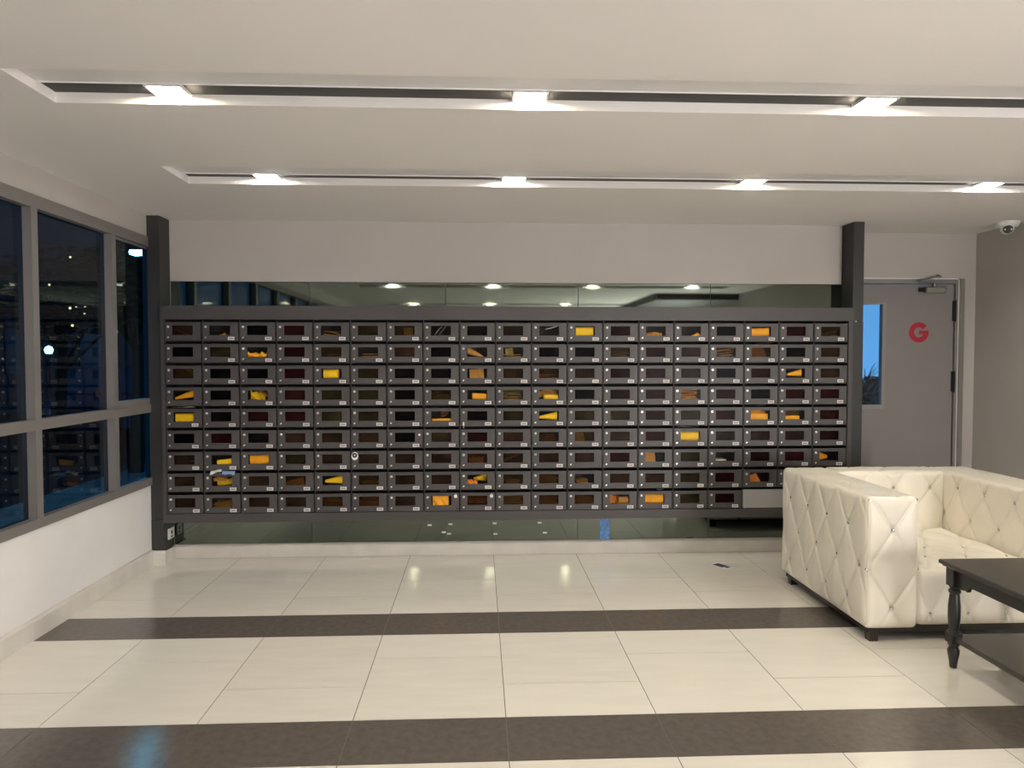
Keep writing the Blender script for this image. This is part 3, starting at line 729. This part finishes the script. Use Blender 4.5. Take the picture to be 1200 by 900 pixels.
back = tufted('backrest', sofa, (2.370, 4.640, ZB), (3.100, SB, ZT + .002), .030, {(1, -1): (Lback, .9), (1, 1): (Lback, .9), (2, 1): (Ltop, .5)}, origin=O)
seat = tufted('seat', sofa, (2.372, SF + .012, ZB), (3.098, 4.655, .405), .05, {(1, -1): (Lsf, .8), (2, 1): (Lseat, .8)}, origin=O, puff=.018)
bt = MB().lathe([(.0105, -.002), (.0110, .002), (.0085, .0045), (.0055, .0065), (.0005, .0072)], 10)
me_btn = bt.mesh('button', M_crystal)
def btn(x, y, z, nrm):
    o = put('button', me_btn, sofa, (x - SX, y - SY, z)); o.rotation_euler = Vector(nrm).to_track_quat('Z', 'Y').to_euler()
for row, z in ((0, .604), (1, .397), (2, .190)):
    for k in range(-2, 3):
        y = 4.235 + .252 * k + (.126 if row == 1 else 0)
        if SF + .03 < y < SB - .03:
            btn(2.088 + .010, y, z, (-1, 0, 0)); btn(3.382 - .010, y, z, (1, 0, 0))
for cxx in (2.232, 3.239):
    for z in (.609, .185): btn(cxx, SF + .006, z, (0, -1, 0))
    for sgn in (-1, 1): btn(cxx + sgn * .128, SF + .010, .772, (0, -1, 0)); btn(cxx + sgn * .139, SF + .012, .397, (0, -1, 0))
for k in range(-2, 1): btn(3.0 + .25 * k, 4.640 + .010, .68, (0, -1, 0)); btn(2.875 + .25 * k, 4.65, .51, (0, -1, 0))
for k in range(-2, 2):
    btn(3.096 + .010, 4.277 + .25 * k, .695, (-1, 0, 0)); btn(3.106, 4.402 + .25 * k if k < 1 else 3.9, .51, (-1, 0, 0))
for k in range(0, 3): btn(2.456 + .214 * k, SF + .022, .145, (0, -1, 0)); btn(2.56 + .24 * k if k < 3 else 3, 4.0, .395, (0, 0, 1))
btn(2.68, 4.2, .395, (0, 0, 1)); btn(2.92, 4.2, .395, (0, 0, 1))
# piping along the arm fronts
for (xa, xb) in ((2.088, 2.374), (3.096, 3.382)):
    pp = MB()
    for (x, z, x2, z2) in ((xa + .010, ZB + .02, xa + .010, ZT - .018), (xa + .010, ZT - .018, xb - .010, ZT - .018), (xb - .010, ZT - .018, xb - .010, ZB + .02)):
        pp.cyl((x - SX, SF + .0075 - SY, z), (x2 - SX, SF + .0075 - SY, z2), .0042, n=8)
    auto(pp.build('piping', M_leather, sofa), 60)
MB().box(2.11 - SX, SF + .03 - SY, .045, 3.36 - SX, SB - .03 - SY, ZB + .012).build('base', M_legd, sofa)
for x in (2.112, 3.30):
    for y in (SF + .012, SB - .10):
        MB().add([(x - SX + a * .058 + i_, y - SY + b * .058 + j_, z) for z, s in ((.0, 1), (.074, 0)) for (a, b, i_, j_) in
                  ((0, 0, .006 * s, .006 * s), (1, 0, -.006 * s, .006 * s), (1, 1, -.006 * s, -.006 * s), (0, 1, .006 * s, -.006 * s))],
                 [(0, 3, 2, 1), (4, 5, 6, 7), (0, 1, 5, 4), (1, 2, 6, 5), (2, 3, 7, 6), (3, 0, 4, 7)]).build('foot', M_legd, sofa)

# ------------------------------------------------------------------ coffee table
TX0, TX1, TY0, TY1, TZ = 2.290, 2.99, 2.25, 3.475, .537
tb = empty('coffee_table', ((TX0 + TX1) / 2, (TY0 + TY1) / 2, 0), 'black wooden coffee table with turned legs and a lower shelf', 'table')
bx, by = (TX0 + TX1) / 2, (TY0 + TY1) / 2
MB().bev(TX0 - bx, TY0 - by, TZ - .020, TX1 - bx, TY1 - by, TZ, .004).bev(TX0 + .012 - bx, TY0 + .012 - by, TZ - .030, TX1 - .012 - bx, TY1 - .012 - by, TZ - .0199, .004).build('table_top', M_woodt, tb)
lx = [TX0 + .036 + .029, TX1 - .036 - .029]; ly = [TY0 + .036 + .029, TY1 - .036 + .0 - .029 + .03]
prof = [(.013, 0), (.0165, .004), (.019, .03), (.026, .07), (.028, .088), (.022, .100), (.020, .108), (.027, .118), (.027, .128)]
prof2 = [(.026, .176), (.027, .186), (.0195, .194), (.024, .205), (.0285, .26), (.0285, .31), (.024, .355), (.022, .372), (.0285, .380), (.0285, .390), (.020, .398), (.026, .406), (.026, .412)]
for x in lx:
    for y in ly:
        lg = MB().lathe(prof, 20).lathe(prof2, 20); lg.bev(-.0285, -.0285, .126, .0285, .0285, .178, .003).bev(-.0285, -.0285, .410, .0285, .0285, TZ - .029, .003)
        auto(lg.build('leg', M_wood, tb, (x - bx, y - by, 0)), 35)
def apron(axis, c, a, b):
    h0, h1, dz = TZ - .030, .438, .028
    L = b - a; pts = [(a, h0), (b, h0), (b, h1 - dz)]
    pts += [(b - .045, h1 - dz), (b - .060, h1 - dz + .004), (b - .075, h1 - dz), (b - .088, h1 - .004), (b - .10, h1)]
    pts += [(a + .10, h1), (a + .088, h1 - .004), (a + .075, h1 - dz), (a + .060, h1 - dz + .004), (a + .045, h1 - dz), (a, h1 - dz)]
    m = MB()
    if axis == 'y': m.prism_x(pts, c - .009, c + .009)
    else: m.prism_y(pts, c - .009, c + .009)
    m.build('apron', M_wood, tb)
for x in lx: apron('y', x - bx, ly[0] - by + .0285, ly[1] - by - .0285)
for y in ly: apron('x', y - by, lx[0] - bx + .0285, lx[1] - bx - .0285)
MB().bev(lx[0] - bx - .012, ly[0] - by - .012, .138, lx[1] - bx + .012, ly[1] - by + .012, .164, .004).build('shelf', M_woodt, tb)

# ------------------------------------------------------------------ outside: street on the left, garden behind the door
M_pave = mat('paving_blue', (.30, .33, .36), .45, var=.3, scale=2)
M_asph = mat('asphalt', (.02, .022, .025), .7, var=.3, scale=4)
M_bld = mat('far_building', (.075, .08, .08), .7, var=.2, scale=.6)
M_leaf = mat('leaves', (.020, .034, .014), .6, var=.5, scale=5)
M_bark = mat('bark', (.03, .022, .016), .8)
M_car = mat('car_blue', (.012, .045, .13), .25, coat=.5)
M_cyan = mat('street_lamp_glow', (.2, .8, 1), .5, emit=(.12, .75, 1.0), estr=150)
M_glow = mat('garden_lamp_glow', (1, 1, 1), .5, emit=(.75, 1.0, .95), estr=3)
M_tiny = mat('string_bulb', (1, .8, .5), .5, emit=(1, .75, .35), estr=2.5)
tag(MB().box(-5.0, -6, -.12, WX - .13, 24, -.03).build('pavement', M_pave), kind='structure')
tag(MB().box(-30, -6, -.20, -5.0, 40, -.10).build('street', M_asph), kind='structure')
tag(MB().box(2.0, YD + .12, -.12, 12, 24, -.03).build('terrace', M_asph), kind='structure')
bd = empty('street_building', (-14, 10, -.1), 'dark building across the street seen through the left windows', 'building')
MB().box(-3, -16, 0, 0, 30, 9.5).build('facade', M_bld, bd)
for k in range(9):
    MB().box(0, -12 + 4 * k, 1.2, .05, -10.4 + 4 * k, 2.8).build('window', mat('dark_glass', (.01, .012, .016), .1) if k == 0 else bpy.data.materials['dark_glass'], bd)
MB().box(-.01, -16, 3.3, .5, 30, 3.45).build('ledge', M_bld, bd)
def tree(x, y, h, rad, n, lab, bulbs):
    t = empty('tree', (x, y, -.1), lab, 'tree')
    tk = MB().cyl((0, 0, 0), (.05, .05, h * .6), .10, .06, 10)
    for k in range(7):
        a_ = 2 * PI * k / 7 + .4; tk.cyl((.05, .05, h * (.42 + .03 * k)), (rad * .7 * math.cos(a_), rad * .7 * math.sin(a_), h * (.65 + .05 * k)), .035, .012, 7)
    tk.build('trunk', M_bark, t)
    m = MB(); rn = random.Random(n + int(x * 10))
    for k in range(n):
        v = Vector((rn.gauss(0, 1), rn.gauss(0, 1), rn.gauss(0, 1))).normalized() * rad * rn.random() ** .4
        v.z = v.z * .75 + h * .8
        R_ = Matrix.Translation(v) @ Matrix.Rotation(rn.random() * 6.28, 4, 'Z') @ Matrix.Rotation(rn.uniform(-1.2, 1.2), 4, 'X')
        s = rn.uniform(.06, .12)
        m.add([R_ @ Vector(q) for q in ((-s, 0, 0), (0, -s * .45, .01), (s, 0, 0), (0, s * .45, .01))], [(0, 1, 2, 3)])
    tag(m.build('foliage', M_leaf, t), kind='stuff')
    for k in range(bulbs):
        a_ = rn.uniform(-2.6, -.4); v = (rad * .95 * math.cos(a_), rad * .95 * math.sin(a_), h * .8 + rn.uniform(-.8, .6) * rad)
        bmx = MB().lathe([(.001, -.018), (.015, -.01), (.018, 0), (.015, .01), (.001, .018)], 6); bmx.build('light_bulb', M_tiny, t, v)
tree(-4.75, 10.2, 3.3, .85, 1500, 'leafy tree with small lights outside the rightmost window', 10)
tree(-6.95, 12.3, 3.4, 1.1, 1500, 'dark leafy tree with small lights outside the second window', 10)
# cyan street lamp
sl = empty('street_lamp', (-3.64, 8.05, -.03), 'street lamp with glaring cyan head outside, beside the left pillar', 'lamp')
MB().cyl((.0, .25, 0), (.0, .25, 2.78), .03, .022, 10).cyl((0, .25, 2.78), (0, .0, 2.76), .018, n=8).build('post', M_black, sl)
MB().bev(-.13, -.06, 2.74, .11, .08, 2.78, .008).build('lamp_head', M_black, sl)
MB().bev(-.12, -.055, 2.695, .10, .07, 2.74, .008).build('lamp_lens', M_cyan, sl)
gl_ = empty('garden_lamp', (-8.55, 14.8, -.1), 'white glowing globe lamp outside the second window', 'lamp')
MB().cyl((0, 0, 0), (0, 0, 1.75), .04, n=8).build('post', M_black, gl_)
MB().lathe([(.01, 0), (.06, .02), (.085, .09), (.065, .15), (.01, .18)], 14, o=(0, 0, 1.73)).build('globe', M_glow, gl_)
# parked car
cp = empty('parked_car', (-7.35, 15.6, -.1), 'dark blue car parked outside the rightmost window', 'car')
body = [(-2.0, .35), (-2.05, .75), (-1.3, .95), (-.75, 1.48), (.8, 1.50), (1.5, 1.0), (2.05, .9), (2.1, .35)]
MB().prism_x([(y, z) for y, z in body], -.85, .85).build('body', M_car, cp)
MB().prism_x([(-1.12, .98), (-.68, 1.40), (.72, 1.42), (1.28, 1.0)], -.86, .86).add([(-.7, -1.285, .98), (.7, -1.285, .98), (.62, -.80, 1.46), (-.62, -.80, 1.46)], [(0, 1, 2, 3)]).build('glazing', mat('car_glass', (.02, .16, .24), .08, spec=1.0), cp)
for yy in (-1.3, 1.35):
    for xx in (-.87, .67): MB().cyl((xx, yy, .32), (xx + .20, yy, .32), .32, n=20).build('wheel', M_black, cp)
for xx in (-.62, .62): MB().bev(xx - .15, -2.07, .62, xx + .15, -2.02, .74, .01).build('headlight', M_chrome, cp)

# plant behind the door glass
pl = empty('potted_plant', (4.22, 7.75, -.03), 'spiky-leaved potted plant silhouetted behind the door glass', 'plant')
MB().lathe([(.16, 0), (.22, .40), (.24, .42), (.20, .42), (.19, .36)], 20).build('pot', M_black, pl)
MB().cyl((0, 0, .36), (.02, 0, 1.25), .035, .025, 8).build('stem', M_bark, pl)
lf = MB(); rn = random.Random(3)
for k in range(150):
    a_ = rn.random() * 6.283; up = rn.uniform(-.1, 1.25); L = rn.uniform(.35, .62); base = Vector((.02, 0, rn.uniform(.9, 1.25))); prev = base; dr_ = Vector((math.cos(a_) * math.cos(up), math.sin(a_) * math.cos(up), math.sin(up)))
    sd = Vector((-math.sin(a_), math.cos(a_), 0)); pts = []
    for s in range(6):
        wd_ = .011 * (1 - s / 5.2); pts += [prev - sd * wd_, prev + sd * wd_]; dr_.z -= .16; prev = prev + dr_.normalized() * L / 5
    lf.add(pts, [(2 * s, 2 * s + 1, 2 * s + 3, 2 * s + 2) for s in range(5)])
tag(lf.build('leaves', M_leaf, pl), kind='stuff')
pb = MB().bev(-.35, -.2, 0, .45, .2, 1.28, .02).bev(-.38, -.23, 1.28, .48, .23, 1.34, .02).build('garden_post', mat('garden_post', (.02, .02, .025), .6), None, (5.45, 9.1, -.03))
tag(pb, 'dark capped garden post behind the spiky plant outside the door', 'post')
hd = MB(); 
for k in range(2600):
    v = Vector((rn.uniform(3.2, 7.4), rn.uniform(11.0, 11.8), rn.uniform(0, 1.15) + .10 * math.sin(k))); s = rn.uniform(.05, .10)
    R_ = Matrix.Translation(v) @ Matrix.Rotation(rn.random() * 6.28, 4, 'Z') @ Matrix.Rotation(rn.uniform(-1.3, 1.3), 4, 'X')
    hd.add([R_ @ Vector(q) for q in ((-s, 0, 0), (0, -s * .5, 0), (s, 0, 0), (0, s * .5, 0))], [(0, 1, 2, 3)])
hb = hd.build('hedge', M_leaf); tag(hb, 'dark hedge low in the view through the door glass', 'hedge', kind='stuff')
